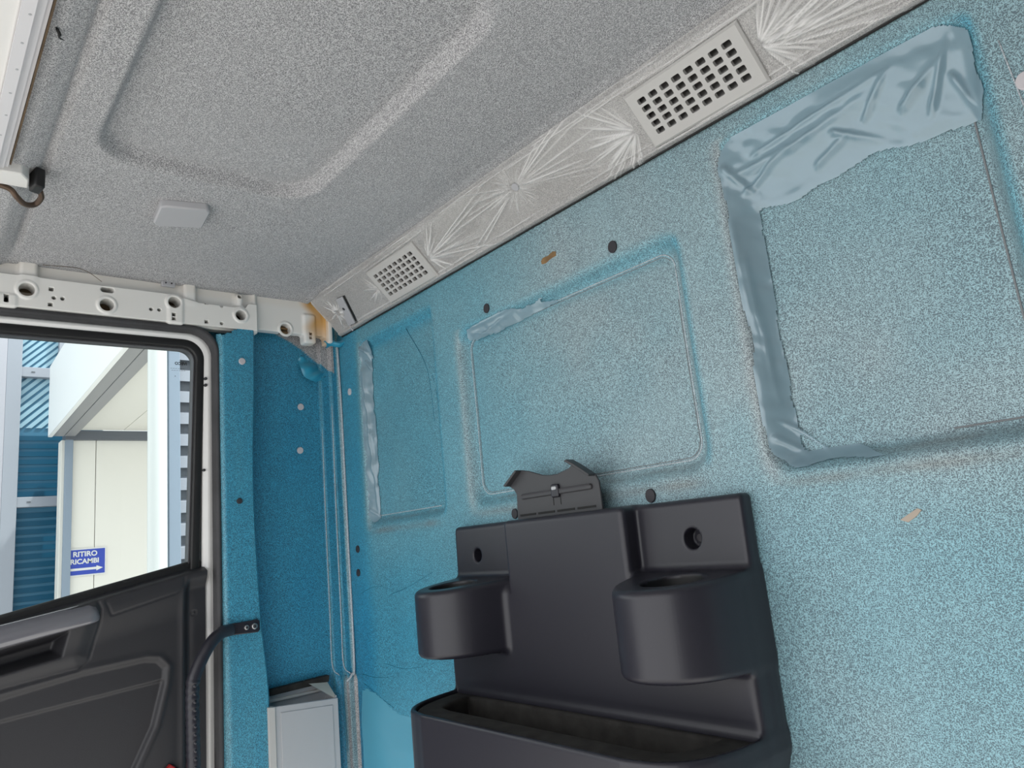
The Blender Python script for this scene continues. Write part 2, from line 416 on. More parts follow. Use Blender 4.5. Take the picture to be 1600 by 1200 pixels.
# plugs and marks on the rear wall
def disc(name, x, z, y, r, m, parent, sz=1.0, th=.003):
    o = extrude(name, circle(x, z, r, 24, sz), onY, y+.001, y-th, m, parent, .0009); return o
for (x, z, r, mm, lb) in ((.617, 1.678, .0082, 'plug_dark', 'charcoal plug'), (.946, 1.679, .0088, 'plug_dark', 'charcoal plug'), (.047, 1.25, .0075, 'plug_dark', 'charcoal plug'), (.044, 1.195, .0075, 'plug_dark', 'charcoal plug'),
                         (.640, 1.284, .008, 'plug_dark', 'charcoal plug'), (.954, 1.284, .009, 'plug_dark', 'charcoal plug'), (.049, 1.635, .0075, 'plug_pale', 'pale grey plug'), (1.505, 1.645, .0085, 'plug_pale', 'pale grey plug')):
    tag(disc('plug', x, z, float(wall_y(np.array(x), np.array(z))), r, M[mm], wall, 1.15), lb)
sl = extrude('foam_patch', [(.780, 1.7145), (.786, 1.7195), (.799, 1.7185), (.812, 1.722), (.820, 1.719), (.819, 1.711), (.806, 1.7105), (.792, 1.707), (.782, 1.7085)], onY, .002, -.0015, M['tape'], wall, .0008)
tag(sl, 'torn brown foam slot')
tag(extrude('glue_residue', [(1.298, 1.222), (1.305, 1.226), (1.318, 1.233), (1.322, 1.231), (1.316, 1.225), (1.306, 1.219)], onY, .002, -.0012, M['glue'], wall), 'beige glue smear')
# dark creases in the film near the corner
for pts in ([(.05, 1.147), (.10, 1.160), (.15, 1.163)], [(.18, 1.143), (.26, 1.160), (.36, 1.188)], [(.03, .965), (.09, .962), (.15, .967)], [(.04, .945), (.10, .925), (.17, .905)], [(.14, .995), (.22, .99), (.30, 1.0)], [(.39, 1.60), (.40, 1.56), (.42, 1.54)], [(.30, 1.73), (.37, 1.62), (.385, 1.5)]):
    tube('film_crease', spline([(a, float(wall_y(np.array(a), np.array(b)))-.0003, b) for a, b in pts], 8), .0006, M['crease_dark'], wall, 5)

for pts in ([(1.492, 1.70), (1.500, 1.60), (1.506, 1.48)], [(1.515, 1.66), (1.530, 1.60), (1.56, 1.585)]):
    tube('film_crease', spline([(a, float(wall_y(np.array(a), np.array(b)))-.0002, b) for a, b in pts], 8), .0009, M['crease'], wall, 5)
def loop_crease(b, e, r, m, i0, i1, rad=.0010):
    p = rounded(b[0]+e, b[1]-e, b[2]+e, b[3]-e, r, 8); q = []
    for k in range(len(p)):
        a, c = np.array(p[k]), np.array(p[(k+1) % len(p)]); n = max(1, int(np.linalg.norm(c-a)/.012)); q += [a+(c-a)*t/n for t in range(n)]
    q.append(np.array(p[0])); n = len(q); q = q[int(n*i0):int(n*i1)]
    return tube('film_crease', [(a, float(wall_y(np.array(a), np.array(c)))-rad*.3, c) for a, c in q], rad, m, wall, 6)
loop_crease(MID, .024, .026, M['crease'], 0, 1)
loop_crease(MID, .0275, .024, M['crease_shade'], .02, .98, .0007)  # thin grey line stands for the shadow round the recess floor
loop_crease(LFT, .024, .018, M['crease'], .30, .72)
loop_crease(BIG, .0265, .024, M['crease_shade'], .66, 1.0, .0012)
# loose smooth film low in the corner
def lowf(u, v):
    f = sst(0, .08, .925-.10*np.clip(u-.05, 0, 1)+.012*np.sin(u*23)-v)
    return (u, -.0006-f*(.002+.008*vnoise(u*9+v*5, v*12, 61)+.003*np.sin(np.clip((u-.03)/.44, 0, 1)*math.pi)), v)
tag(grid('stretched_film', np.arange(.030, .53, .005), np.arange(.56, .97, .005), lowf, M['blue_loose'], wall, keep=lambda u, v: v < .925-.10*np.clip(u-.05, 0, 1)+.012*np.sin(u*23)), 'smooth loose blue film low in the corner')
# stretched film bridging the recess of the big panel and the left panel
def film_patch(name, b, dep, w4, r, rays, m, wdw=.0022, only=None):
    x = np.arange(b[0]-.004, b[1]+.004, .0018); z = np.arange(b[2]-.004, b[3]+.004, .0018)
    def fy(u, v):
        wl, wr, wb, wt = w4
        a = sst(0, 1, (u-b[0]+.002)/wl)*sst(0, 1, (b[1]+.002-u)/wr)*sst(0, 1, (v-b[2]+.002)/wb)*np.clip((b[3]-v)/(wt*(1+.05*np.sin(u*31+1)+.02*np.sin(u*83))), 0, 1)**1.15
        return dep*a-.0008-ridges(u, v, rays)+(.007*(vnoise(u*17+v*9, v*30-u*8, 21)-.5)+.003*(vnoise(u*60+v*30, v*70, 22)-.5))*np.clip(8*a*(1-a), 0, 1)
    return grid(name, x, z, lambda u, v: (u, fy(u, v), v), m, wall, keep=lambda u, v: (fy(u, v) < wall_y(u, v)-wdw) & (True if only is None else only(u, v)))
rays = [(1.19, 1.715, 1.40, 1.735, .003, .004), (1.20, 1.69, 1.36, 1.72, .004, .004), (1.16, 1.70, 1.30, 1.705, .005, .005), (1.30, 1.70, 1.36, 1.66, .004, .006), (1.34, 1.69, 1.385, 1.735, .004, .006),
        (1.38, 1.68, 1.44, 1.72, .005, .007), (1.41, 1.66, 1.45, 1.74, .004, .006), (1.17, 1.67, 1.24, 1.70, .004, .006), (1.155, 1.72, 1.19, 1.66, .005, .006), (1.27, 1.665, 1.33, 1.69, .004, .005),
        (1.155, 1.65, 1.165, 1.40, .004, .004), (1.163, 1.60, 1.172, 1.36, .003, .004), (1.158, 1.34, 1.20, 1.305, .004, .005), (1.165, 1.36, 1.23, 1.303, .003, .004), (1.44, 1.70, 1.46, 1.63, .004, .006)]
tag(film_patch('stretched_film', BIG, .032, (.046, .026, .034, .115), .04, rays, M['blue_film'], .0022, lambda u, v: (v > 1.60) | (u < 1.20) | (v+(u-1.15)*.55 < 1.375)), 'glossy loose blue film over the top of the big recess')
rays = [(.105, 1.735, .16, 1.70, .004, .005), (.12, 1.70, .15, 1.66, .004, .006), (.13, 1.74, .145, 1.67, .003, .006), (.115, 1.68, .128, 1.40, .003, .004), (.125, 1.5, .135, 1.31, .003, .004), (.108, 1.34, .15, 1.31, .004, .004)]
tag(film_patch('stretched_film', LFT, .017, (.050, .02, .03, .06), .03, rays, M['blue_film'], .0016, lambda u, v: (u < .150)), 'clear wrinkled film beside the left recess')
rays = [(.53, 1.655, .75, 1.66, .004, .003), (.56, 1.645, .66, 1.62, .003, .003), (.55, 1.63, .70, 1.655, .003, .003), (.52, 1.5, .53, 1.32, .003, .003)]
tag(film_patch('stretched_film', MID, .018, (.028, .015, .03, .034), .045, rays, M['blue_film'], .0024, lambda u, v: (u < .78+.02*np.sin(v*300)) & (v > 1.628)), 'pulled blue film along the middle recess')

# ------------------------------------------------------------------ ceiling (headliner)
def ceil_z(x, y):
    z = 1.875+0*x
    d = rrect(x, y, .497, 1.105, -.655, -.308, .075)
    z = z+.022*(1-sst(-.014, .002, d))
    z = z+.009*np.exp(-((y+.705)/.0045)**2)*sst(.05, .12, x)
    z = z-.012*sst(.0, .03, -.708-y)*(1-sst(.05, .12, -.708-y)*.4)
    z = z-.006*(1-sst(.02, .10, x))+.002*(vnoise(x*5, y*5, 2)-.5)
    z = z-.003*(1-sst(.0, .02, -.088-y))
    return z
cx_ = np.concatenate([np.arange(.0, 1.3, .004), np.arange(1.3, 2.33, .03)]); cy_ = np.concatenate([np.arange(-1.5, -.86, .03), np.arange(-.86, -.0849, .0035), [-.085]])
ceil = grid('ceiling', cx_, cy_, lambda u, v: (u, v, ceil_z(u, v)), M['fabric'])
tag(ceil, 'mottled grey fabric headliner with a rounded recessed field', kind='structure')
box('roof_sun_block', (-.08, 2.34, -1.55, .06, 1.925, 1.945), M['white_frame'], ceil)  # unseen slab added over the headliner to keep the sun out

wr = box('wall_right', (2.33, 2.36, -1.5, .06, .3, 1.93), M['plastic_door']); tag(wr, 'unseen far side door wall of the cab, windowless and dark to cut light', kind='structure')  # unseen; left windowless and dark so less light comes from the right
box('armrest', (2.28, 2.33, -1.3, -.4, 1.0, 1.06), M['plastic_door'], wr, .01)

# ------------------------------------------------------------------ trim strip wrapped in clear film
A0 = np.array([0, 0.0, 1.785]); TV = np.array([0, -.087, .088]); TL_ = float(np.linalg.norm(TV)); TV = TV/TL_; TN = np.cross([1, 0, 0], TV)*-1
TN = TN if TN[1] < 0 else -TN           # towards the cab
def trimP(x, v, h): return (x, A0[1]+TV[1]*v+TN[1]*h, A0[2]+TV[2]*v+TN[2]*h)
def trim_h(x, v):
    h = .006*sst(.0, .012, v)*(1-sst(TL_-.012, TL_, v))+.0035*(1-sst(.010, .016, v))*sst(0, .003, v)
    h = h-.05*np.clip(.05-x, 0, 1)
    return h
VENTS = (.300, 1.066); VW, V0, V1 = .19, .013, .101
def in_vent(x, v, e=0.0): return np.any([((x > a+.010-e) & (x < a+VW-.010+e) & (v > V0+.010-e) & (v < V1-.010+e)) for a in VENTS], axis=0)
tx = np.concatenate([np.arange(.028, 1.62, .004), [2.32]]); tv = np.linspace(0, TL_, 33)
trim = grid('trim_1', tx, tv, lambda u, v: trimP(u, v, trim_h(u, v)), M['trim_fabric'], keep=lambda u, v: ~in_vent(u, v))
tag(trim, 'angled grey trim strip wrapped in crinkled clear plastic', kind='structure')
sweep('edge_line', [(.03, -.0035, 1.7835), (2.3, -.0035, 1.7835)], circle(0, 0, .0022, 8), M['black'], trim, lambda i: (np.array([0, 1., 0]), np.array([0, 0, 1.])))
rr = []
rr += star(.798, .078, 46, .02, .075, .008, .0014, .0016, 1)
rr += star(.798, .078, 12, .10, .26, .010, .0018, .0022, 2, -22, 24)+star(.798, .078, 9, .08, .26, .012, .0018, .002, 3, 160, 204)
rr += star(.500, .055, 26, .03, .10, .002, .0024, .0026, 4, -70, 70)+star(.500, .055, 10, .12, .28, .01, .002, .0022, 5, -16, 16)
rr += star(.295, .055, 16, .02, .07, .002, .002, .002, 6, 110, 250)+star(1.055, .05, 26, .04, .16, .002, .0024, .0026, 7, 110, 250)
rr += star(1.265, .06, 26, .04, .12, .002, .0026, .003, 8, -70, 70)+star(1.265, .05, 14, .12, .34, .01, .0022, .0026, 9, -18, 18)
g_ = random.Random(4)
for i in range(34):
    a = g_.uniform(.05, 1.3); v = g_.choice((.014, .02, .106, .112, .117))+g_.uniform(-.004, .004); L = g_.uniform(.1, .35); rr.append((a, v, a+L, v+g_.uniform(-.004, .004), .0016, .0018))
rr += star(.10, .06, 22, .02, .06, .006, .0026, .004, 10)
rr = [(a, b, c, d, w_*.62, h_*.9) for a, b, c, d, w_, h_ in rr]
fx = np.arange(.035, 1.60, .0015); fv = np.linspace(.002, TL_-.001, 84)
def film_h(u, v): return trim_h(u, v)+.0012+ridges(u, v, rr)+.0012*vnoise(u*40, v*60, 9)
tag(grid('clear_film', fx, fv, lambda u, v: trimP(u, v, film_h(u, v)), M['clear_film'], trim, keep=lambda u, v: ~in_vent(u, v, .009), tint=lambda u, v: np.repeat(np.clip(.04+.22*vnoise(u*9, v*25, 77)**2+ridges(u, v, rr, True)/.0042, 0, .70)[..., None], 3, -1)), 'crinkled clear plastic film')  # crest highlights are put into the film colour as whiter creases
def trim_solid(name, outline, h0, h1, m, parent, bv=0):
    return extrude(name, outline, lambda a, b, d: trimP(a, b, d), h0, h1, m, parent, bv)
tag(trim_solid('screw_cap', circle(.798, .078, .0075, 20), .002, .0085, M['cap'], trim, .001), 'pale grey screw cap')

# ventilation grilles
def grille(a, label):
    root = empty('ventilation_grille', trimP(a+VW/2, (V0+V1)/2, .006))
    tag(root, label, 'air vent', 'ventilation grilles in the trim strip')
    # face plate: cells of a lattice around 8 x 5 rounded slots
    nx, nz = 8, 5; us = np.linspace(a+.014, a+VW-.014, nx+1); vs = np.linspace(V0+.014, V1-.012, nz+1)
    v, f = [], []; TOP, BOT = .0135, .0065
    def ring(pts, h): 
        i0 = len(v); v.extend([trimP(p, q, h) for p, q in pts]); return i0
    K = 5
    for i in range(nx):
        for j in range(nz):
            u0, u1, w0, w1 = us[i], us[i+1], vs[j], vs[j+1]; cu, cw = (u0+u1)/2, (w0+w1)/2
            hu, hw = (u1-u0)*.335, (w1-w0)*.33
            inn = rounded(cu-hu, cu+hu, cw-hw, cw+hw, .0022, 4)
            out = []
            for (p, q) in inn:      # project to the cell border
                dx, dy = p-cu, q-cw; s = min((u1-u0)/2/max(abs(dx), 1e-9), (w1-w0)/2/max(abs(dy), 1e-9)); out.append((cu+dx*s, cw+dy*s))
            n = len(inn); a0 = ring(out, TOP); b0 = ring(inn, TOP); c0 = ring(inn, BOT)
            for k in range(n):
                l = (k+1) % n; f.append((a0+k, a0+l, b0+l, b0+k)); f.append((b0+k, b0+l, c0+l, c0+k))
            # fill cell corners
            for sx, sy in ((-1, -1), (-1, 1), (1, -1), (1, 1)):
                cc = (cu+sx*(u1-u0)/2, cw+sy*(w1-w0)/2)
                side = [k for k in range(n) if (out[k][0]-cu)*sx > 0 and (out[k][1]-cw)*sy > 0]
                vx = [k for k in side if abs(abs(out[k][0]-cu)-(u1-u0)/2) < 1e-7]; vy = [k for k in side if abs(abs(out[k][1]-cw)-(w1-w0)/2) < 1e-7]
                if vx and vy:
                    kx = max(vx, key=lambda k: abs(out[k][1]-cw)); ky = max(vy, key=lambda k: abs(out[k][0]-cu))
                    if kx != ky:
                        i0 = ring([cc], TOP); f.append((a0+kx, i0, a0+ky))
    # border
    O = [(a, V0), (a+VW, V0), (a+VW, V1), (a, V1)]; I = [(us[0], vs[0]), (us[-1], vs[0]), (us[-1], vs[-1]), (us[0], vs[-1])]
    O2 = rounded(a, a+VW, V0, V1, .005, 3)
    e = .003; Oin = [(a+e, V0+e), (a+VW-e, V0+e), (a+VW-e, V1-e), (a+e, V1-e)]
    o0 = ring(Oin, TOP); i0 = ring(I, TOP); e0 = ring(O, TOP-.003); s0 = ring(O, .004)
    for k in range(4):
        l = (k+1) % 4; f += [(o0+k, o0+l, i0+l, i0+k), (e0+k, e0+l, o0+l, o0+k), (s0+k, s0+l, e0+l, e0+k)]
    p = put('face_plate', mesh('face_plate', v, f), M['vent'], root, False); sharp(p, 30)
    # duct behind with slanted vanes
    b = .009; D = -.045
    q = [(a+b, V0+b), (a+VW-b, V0+b), (a+VW-b, V1-b), (a+b, V1-b)]
    vv = [trimP(x, y, .0095) for x, y in q]+[trimP(x, y, D) for x, y in q]
    ff = [(k, (k+1) % 4, 4+(k+1) % 4, 4+k) for k in range(4)]+[(4, 5, 6, 7)]
    put('duct', mesh('duct', vv, ff), M['vent_in'], root, False)
    for j in range(nz+1):
        y0 = vs[j]; t = .0012
        pts = [(y0-t, .008), (y0+t, .008), (y0+.008+t, -.02), (y0+.008-t, -.02)]
        vv = [trimP(xx, p_, h_) for xx in (a+b, a+VW-b) for p_, h_ in pts]
        put('vane', mesh('vane', vv, [(0, 1, 5, 4), (1, 2, 6, 5), (2, 3, 7, 6), (3, 0, 4, 7)]), M['vent_in'], root, False)
    return root
grille(VENTS[1], 'light grey slotted air vent on the trim strip above the big recess')
grille(VENTS[0], 'light grey slotted air vent on the trim strip beside the corner bracket')
# little bracket near the corner
br = empty('trim_bracket', trimP(.125, .05, .006)); tag(br, 'small pale grey plastic bracket at the corner end of the trim strip', 'bracket')
trim_solid('plate', [(.136, .089), (.165, .086), (.131, .016), (.100, .018), (.112, .045), (.122, .047)], .008, .0125, M['cap'], br, .0015)
trim_solid('backing', [(.140, .089), (.170, .085), (.136, .014), (.104, .016)], .0055, .0085, M['black'], br)
trim_solid('screw', circle(.136, .060, .004, 12), .010, .0135, M['plastic_flat'], br, .0008)
trim_solid('tie', [(.101, .018), (.104, .018), (.098, .002), (.095, .002)], .008, .010, M['plug_pale'], br)

# ------------------------------------------------------------------ left side: alcove wall and corner
def prof_left(y):
    """x of the lining for a given y (0 = rear wall)"""
    x = np.full(np.shape(y), -.032)
    x = x+.010*sst(-.046, -.040, y)+.010*sst(-.022, -.016, y)+.020*sst(-.006, .012, y)
    return x
PEEL = [(-.36, 1.90), (-.2026, 1.7984), (-.1547, 1.7924), (-.1107, 1.7717), (-.086, 1.7563), (-.0509, 1.7288), (-.0115, 1.6959), (.03, 1.665)]
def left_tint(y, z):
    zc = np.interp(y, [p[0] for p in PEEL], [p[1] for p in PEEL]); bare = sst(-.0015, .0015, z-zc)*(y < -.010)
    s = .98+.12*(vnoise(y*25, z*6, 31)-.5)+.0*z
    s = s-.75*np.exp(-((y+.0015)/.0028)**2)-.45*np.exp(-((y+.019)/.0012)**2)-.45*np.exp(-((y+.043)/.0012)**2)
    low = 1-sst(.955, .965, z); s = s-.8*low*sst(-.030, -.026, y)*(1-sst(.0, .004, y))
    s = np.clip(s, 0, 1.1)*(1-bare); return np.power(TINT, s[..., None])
ly = np.concatenate([np.arange(-.34, -.05, .006), np.arange(-.05, .0145, .0012)]); lz = np.arange(.45, 1.835, .006)
lw_ = grid('wall_left', ly, np.concatenate([np.arange(.45, 1.66, .01), np.arange(1.66, 1.835, .0025)]), lambda u, v: (prof_left(u)+.0006*vnoise(u*40, v*10, 4)+.012*(1-sst(.95, .975, v))*sst(-.05, -.03, u), u, v), M['film_wall'], tint=left_tint)
tag(lw_, 'deep blue film over the grey alcove lining beside the door pillar', kind='structure')
for y0, x0, r0 in ((-.0440, -.0268, .0011), (-.0205, -.0165, .0013)):
    tube('film_crease', spline([(x0, y0+.004, 1.69), (x0, y0, 1.4), (x0, y0-.001, 1.1), (x0, y0-.001, .99), (x0+.012, y0+.01, .965)], 8), r0, M['crease'], lw_, 6)
tube('film_crease', spline([(.004, -.006, 1.775), (.004, -.003, 1.6), (.004, -.0035, 1.3), (.004, -.004, 1.0), (.002, -.010, .965), (-.004, -.022, .95)], 10), [.0028]*51, M['crease'], lw_, 8)
tube('dark_crease', spline([(-.0120, -.0155, 1.70), (-.0125, -.0150, 1.3), (-.0125, -.015, .99), (-.004, -.03, .955), (-.002, -.028, .80)], 8), .0009, M['crease_dark'], lw_, 5)
for (y, z, r) in ((-.0955, 1.609, .0078), (-.1015, 1.500, .0078)):
    tag(extrude('plug', circle(y, z, r, 24, 1.05), onX, -.034, -.028, M['plug_pale'], lw_, .0012), 'pale grey plug')
# curled flap of film at the peeled corner
def curl(u, v):      # u along the peel edge, v curling away
    e0 = np.array([-.0917, 1.742]); e1 = np.array([-.0115, 1.696]); p = e0+(e1-e0)*u[..., None]
    L = .05*np.sin(np.pi*np.clip(u*.85+.12, 0, 1))
    n_ = np.array([-.42, -.9]); q = p+n_*(v*L)[..., None]
    x = -.030+.016*np.sin(v*2.2)*np.sin(np.pi*u)+.003*np.sin(u*17+v*6)
    return (x, q[..., 0], q[..., 1])
tag(grid('film_curl', np.linspace(0, 1, 40), np.linspace(0, 1, 20), curl, M['blue_curl'], lw_), 'curled glossy blue film flap')
def curl2(u, v):
    y = -.046+u*.045; z = 1.772+.004*np.sin(u*6)-v*(.020-.006*u)+.006*u
    return (.010+.012*np.sin(v*3)+.012*u, y+.004*v, z)
tag(grid('film_curl', np.linspace(0, 1, 24), np.linspace(0, 1, 14), curl2, M['blue_curl'], lw_), 'folded blue film end under the trim strip')

# B-pillar cover
def pil_x(y, z):
    return .030-.012*(1-sst(-.315, -.302, y))-.018*sst(-.232, -.221, y)-.06*sst(-.2235, -.2175, y)+.0012*np.sin(z*9)
PSH = lambda z: .010*sst(1.15, .95, z)+.012*np.exp(-((z-1.40)/.25)**2)*-1
py_ = np.concatenate([np.arange(-.314, -.24, .004), np.arange(-.24, -.214, .0012)]); pz_ = np.concatenate([np.arange(.45, 1.74, .012), np.arange(1.74, 1.7901, .003)])
def pil_tint(y, z):
    s = .86+.10*(vnoise(y*60, z*14, 41)-.5)-.30*np.exp(-((y+.308)/.004)**2)-.10*(1-sst(.9, 1.3, z)); return np.power(TINT, np.clip(s, 0, 1)[..., None])
def pil_top(y): return 1.762+.020*sst(-.30, -.26, y)+.002*np.sin(y*400)
pil = grid('trim_2', py_, pz_, lambda u, v: (pil_x(u, v), u+PSH(v)*sst(-.32, -.22, u), v), M['film_wall'], keep=lambda u, v: v < pil_top(u), tint=pil_tint)
tag(pil, 'padded door pillar cover wrapped in deep blue film', kind='structure')
for (y, z, r, mm) in ((-.261, 1.698, .0075, 'plug_pale'), (-.274, 1.379, .006, 'plug_dark')):
    tag(extrude('plug', circle(y, z, r, 24, 1.05), onX, .027, .034, M[mm], pil, .0012), 'pale grey plug' if mm == 'plug_pale' else 'charcoal plug')

# ------------------------------------------------------------------ white pressed-steel roof side rail over the door
HOLES = [(-.679, 1.8119, .0132), (-.5389, 1.7988, .0130), (-.4066, 1.8213, .0125), (-.2607, 1.8094, .0118), (-.1459, 1.7935, .0130)]
SMALL = [(-.6382, 1.8188), (-.6332, 1.8015), (-.6182, 1.8017), (-.6389, 1.7866), (-.7119, 1.7935), (-.7116, 1.7850), (-.4536, 1.8003), (-.4374, 1.8008), (-.4082, 1.7930), (-.4082, 1.7835), (-.3377, 1.8305), (-.3383, 1.7852), (-.3039, 1.8269), (-.3046, 1.7848), (-.0822, 1.7863), (-.0827, 1.7763)]
ROUND = {1, 2, 6, 7, 12, 13}
def rail_sdf(x, y, z):
    zt = 1.8405-.012*sst(-.42, -.36, y)*(1-sst(-.25, -.24, y))
    zb = 1.776+.009*sst(-.226, -.222, y)
    base = np.maximum(np.maximum(x-(.012+.0*z), zb-z), z-1.90)
    fl = np.maximum(x-.030, np.maximum(z-zt, np.maximum(y+.222, 1.776-z)))        # raised face with the holes
    d = smin(base, fl, .010)
    for yc, wv in ((-.677, .016), (-.372, .014), (-.2605, .008)):                   # ribs running up to the roof
        rb = rbox(x, y, z, (.012, yc, 1.85 if wv > .01 else 1.838), (.016, wv, .03 if wv > .01 else .026), .008); d = smin(d, rb, .010)
    pad = rbox(x, y, z, (.014, -.404, 1.803), (.0195, .017, .031), .006); d = smin(d, pad, .004)
    pad = rbox(x, y, z, (.012, -.7115, 1.786), (.021, .018, .014), .006); d = smin(d, pad, .004)
    pad = rbox(x, y, z, (.0, -.084, 1.80), (.018, .016, .038), .006); d = smin(d, pad, .006)
    lip = smin(rbox(x, y, z, (.0, -.036, 1.83), (.032, .006, .066), .004), rbox(x, y, z, (.0, -.2235, 1.835), (.020, .003, .062), .003), .004)
    d = smin(d, lip, .012)
    for i, (yc, zc, r) in enumerate(HOLES):
        q = np.hypot(y-yc, z-zc); xf = .030 if i < 4 else .012
        d = smin(d, np.hypot(np.maximum(np.abs(q-r-.0025)-.001, 0), x-xf-.0)-.0028, .003)
        d = smax(d, -(np.maximum(q-r, -(x+.012))), .002)
    sl = np.hypot(np.maximum(np.abs(y+.538)-.007, 0), z-1.832)-.0055; d = smax(d, -np.maximum(sl, -(x+.012)), .002)
    d = smax(d, -np.maximum(np.hypot(y+.2605, z-1.8568)-.0045, -(x+.012)), .0015)
    for i, (yc, zc) in enumerate(SMALL):
        h = .0037
        q = np.hypot(y-yc, z-zc)-h if i in ROUND else np.maximum(np.abs(y-yc), np.abs(z-zc))-h*1.05
        d = smax(d, -np.maximum(q, -(x+.012)), .0008)
    d = np.maximum(d, -(x+.010))
    return d
def rail_tint(v):
    y, z = v[:, 1], v[:, 2]
    st = sst(-.108, -.072, y+.25*(vnoise(z*30, z*0, 5)-.5)*.12)*(.55+.45*sst(1.765, 1.83, z))*(1-.85*sst(-.046, -.038, y)*(v[:, 0] > .02))
    wm = .35*sst(1.842, 1.86, z)
    c = np.ones((len(v), 3)); c = c*(1-wm[:, None])+np.array([.96, .88, .80])*wm[:, None]
    return c*(1-st[:, None])+np.array([.78, .44, .13])*st[:, None]
rail = empty('roof_side_rail', (.0, -.4, 1.76)); tag(rail, 'white pressed-steel roof side rail with round holes above the door', 'steel rail')
sdf_parts(rail_sdf, (-.016, -.80, 1.732), (.040, -.026, 1.898), .0018, None, ['pressing'], M['white_paint'], rail, tint=rail_tint)
box('cavity_board', (-.016, -.006, -.80, -.03, 1.788, 1.89), M['brown'], rail); box('cavity_board', (-.016, -.006, -.80, -.24, 1.776, 1.788), M['brown'], rail)
for zc in (1.789, 1.799): box('cavity_rib', (-.008, -.002, -.16, -.13, zc-.0015, zc+.0015), M['tape'], rail)
for yc, zc in ((-.679, 1.812), (-.4066, 1.821)): box('cavity_rib', (-.008, -.002, yc-.014, yc+.014, zc-.003, zc+.004), M['glue'], rail)
ct = box('clip_plate', (.020, .030, -.432, -.404, 1.858, 1.872), M['cap'], rail, .0015)
for yy in (-.424, -.412): extrude('rivet', circle(yy, 1.865, .0018, 10), onX, .028, .031, M['plug_dark'], ct)
tag(tube('loose_thread', spline([(.034, -.655, 1.866), (.038, -.60, 1.868), (.038, -.575, 1.862), (.036, -.55, 1.846)], 8), .0006, M['brown'], None, 5), 'thin dark loose thread hanging from the headliner edge', 'thread')
tag(extrude('edge_gap', [(-.10, 1.872), (-.066, 1.886), (-.060, 1.872), (-.05, 1.870), (-.07, 1.8665), (-.10, 1.8685)], onX, .034, .040, M['black'], rail), 'black torn gap filler')

# ------------------------------------------------------------------ door
door = empty('door_1', (0, -.6, .9)); tag(door, 'cab door with slanted window sill and charcoal inner panel', kind='structure')
def opening(yr, zt, r, zb, yl=-1.30, n=9):
    p = [(yl, zt), (yr-r, zt)]
    for i in range(1, n): a = R(90-90*i/n); p.append((yr-r+r*math.cos(a), zt-r+r*math.sin(a)))
    p += [(yr, zt-r), (yr, zb)]
    return p
def frame_band(name, yo, zo, ro, yi, zi, ri, zb, x0, x1, m, parent, lean=0.0, bulge=0.0, bv=.002):
    O = opening(yo, zo, ro, zb); I = opening(yi, zi, ri, zb); n = len(O); v = []
    ln = lambda z: lean*(1.55-z)
    for (a, b), (c, d) in zip(O, I):
        mx = ((a+c)/2, (b+d)/2)
        for (y, z), x in (((a, b), x0), ((a, b), x1), (mx, x1+bulge), ((c, d), x1), ((c, d), x0)): v.append((x, y+ln(z), z))
    k = 5; f = [(i*k+j, i*k+(j+1) % k, (i+1)*k+(j+1) % k, (i+1)*k+j) for i in range(n-1) for j in range(k)]
    f += [tuple(range(k)), tuple((n-1)*k+j for j in range(k))]
    o = put(name, mesh(name, v, f), m, parent, False)
    if bv: bevel(o, bv)
    return sharp(o, 45)
LEAN = -.012
frame_band('aperture_seal', -.309, 1.776, .060, -.320, 1.763, .052, .42, -.01, .022, M['rubber'], door, LEAN*.5, .004, .002)
frame_band('door_frame', -.313, 1.769, .055, -.340, 1.748, .045, .42, -.05, -.006, M['white_frame'], door, LEAN, .006, .003)
frame_band('frame_groove', -.3115, 1.770, .055, -.316, 1.766, .055, .42, -.02, .004, M['gasket'], door, LEAN, 0, .001)
gk = frame_band('window_gasket', -.338, 1.750, .045, -.357, 1.731, .030, 1.20, -.05, -.004, M['gasket'], door, -.035, .002, .003)
frame_band('inner_lip', -.356, 1.732, .030, -.360, 1.728, .028, 1.20, -.03, -.012, M['plastic_flat'], door, -.035, 0, .001)
for (y, z) in ((-.3325, 1.660), (-.3325, 1.645)): extrude('screw', circle(y, z, .0035, 12), onX, -.01, .002, M['plastic_flat'], gk, .001)
extrude('screw', circle(-.338, 1.453, .003, 12), onX, -.01, .0, M['plastic_flat'], gk, .001)
gl = box('window_glass', (-.034, -.030, -1.32, -.335, 1.02, 1.75), M['glass'], door)
def yzm(y, z, x, mirror): return Matrix(((0, 0, 1, x), (-1 if mirror else 1, 0, 0, y), (0, 1, 0, z), (0, 0, 0, 1)))
text_mesh('lettering', 'IVECO', .0090, M['black'], yzm(-.377, 1.6985, -.0295, True), gl, .00035)
for k in range(2):
    for s in range(6): box('small_print', (-.0298, -.0295, -.399+s*.0052+k*.002, -.3955+s*.0052+k*.002, 1.6865-k*.0045, 1.6872-k*.0045), M['plug_dark'], gl)
extrude('print_dot', circle(-.389, 1.669, .001, 10), onX, -.0302, -.0295, M['black'], gl)
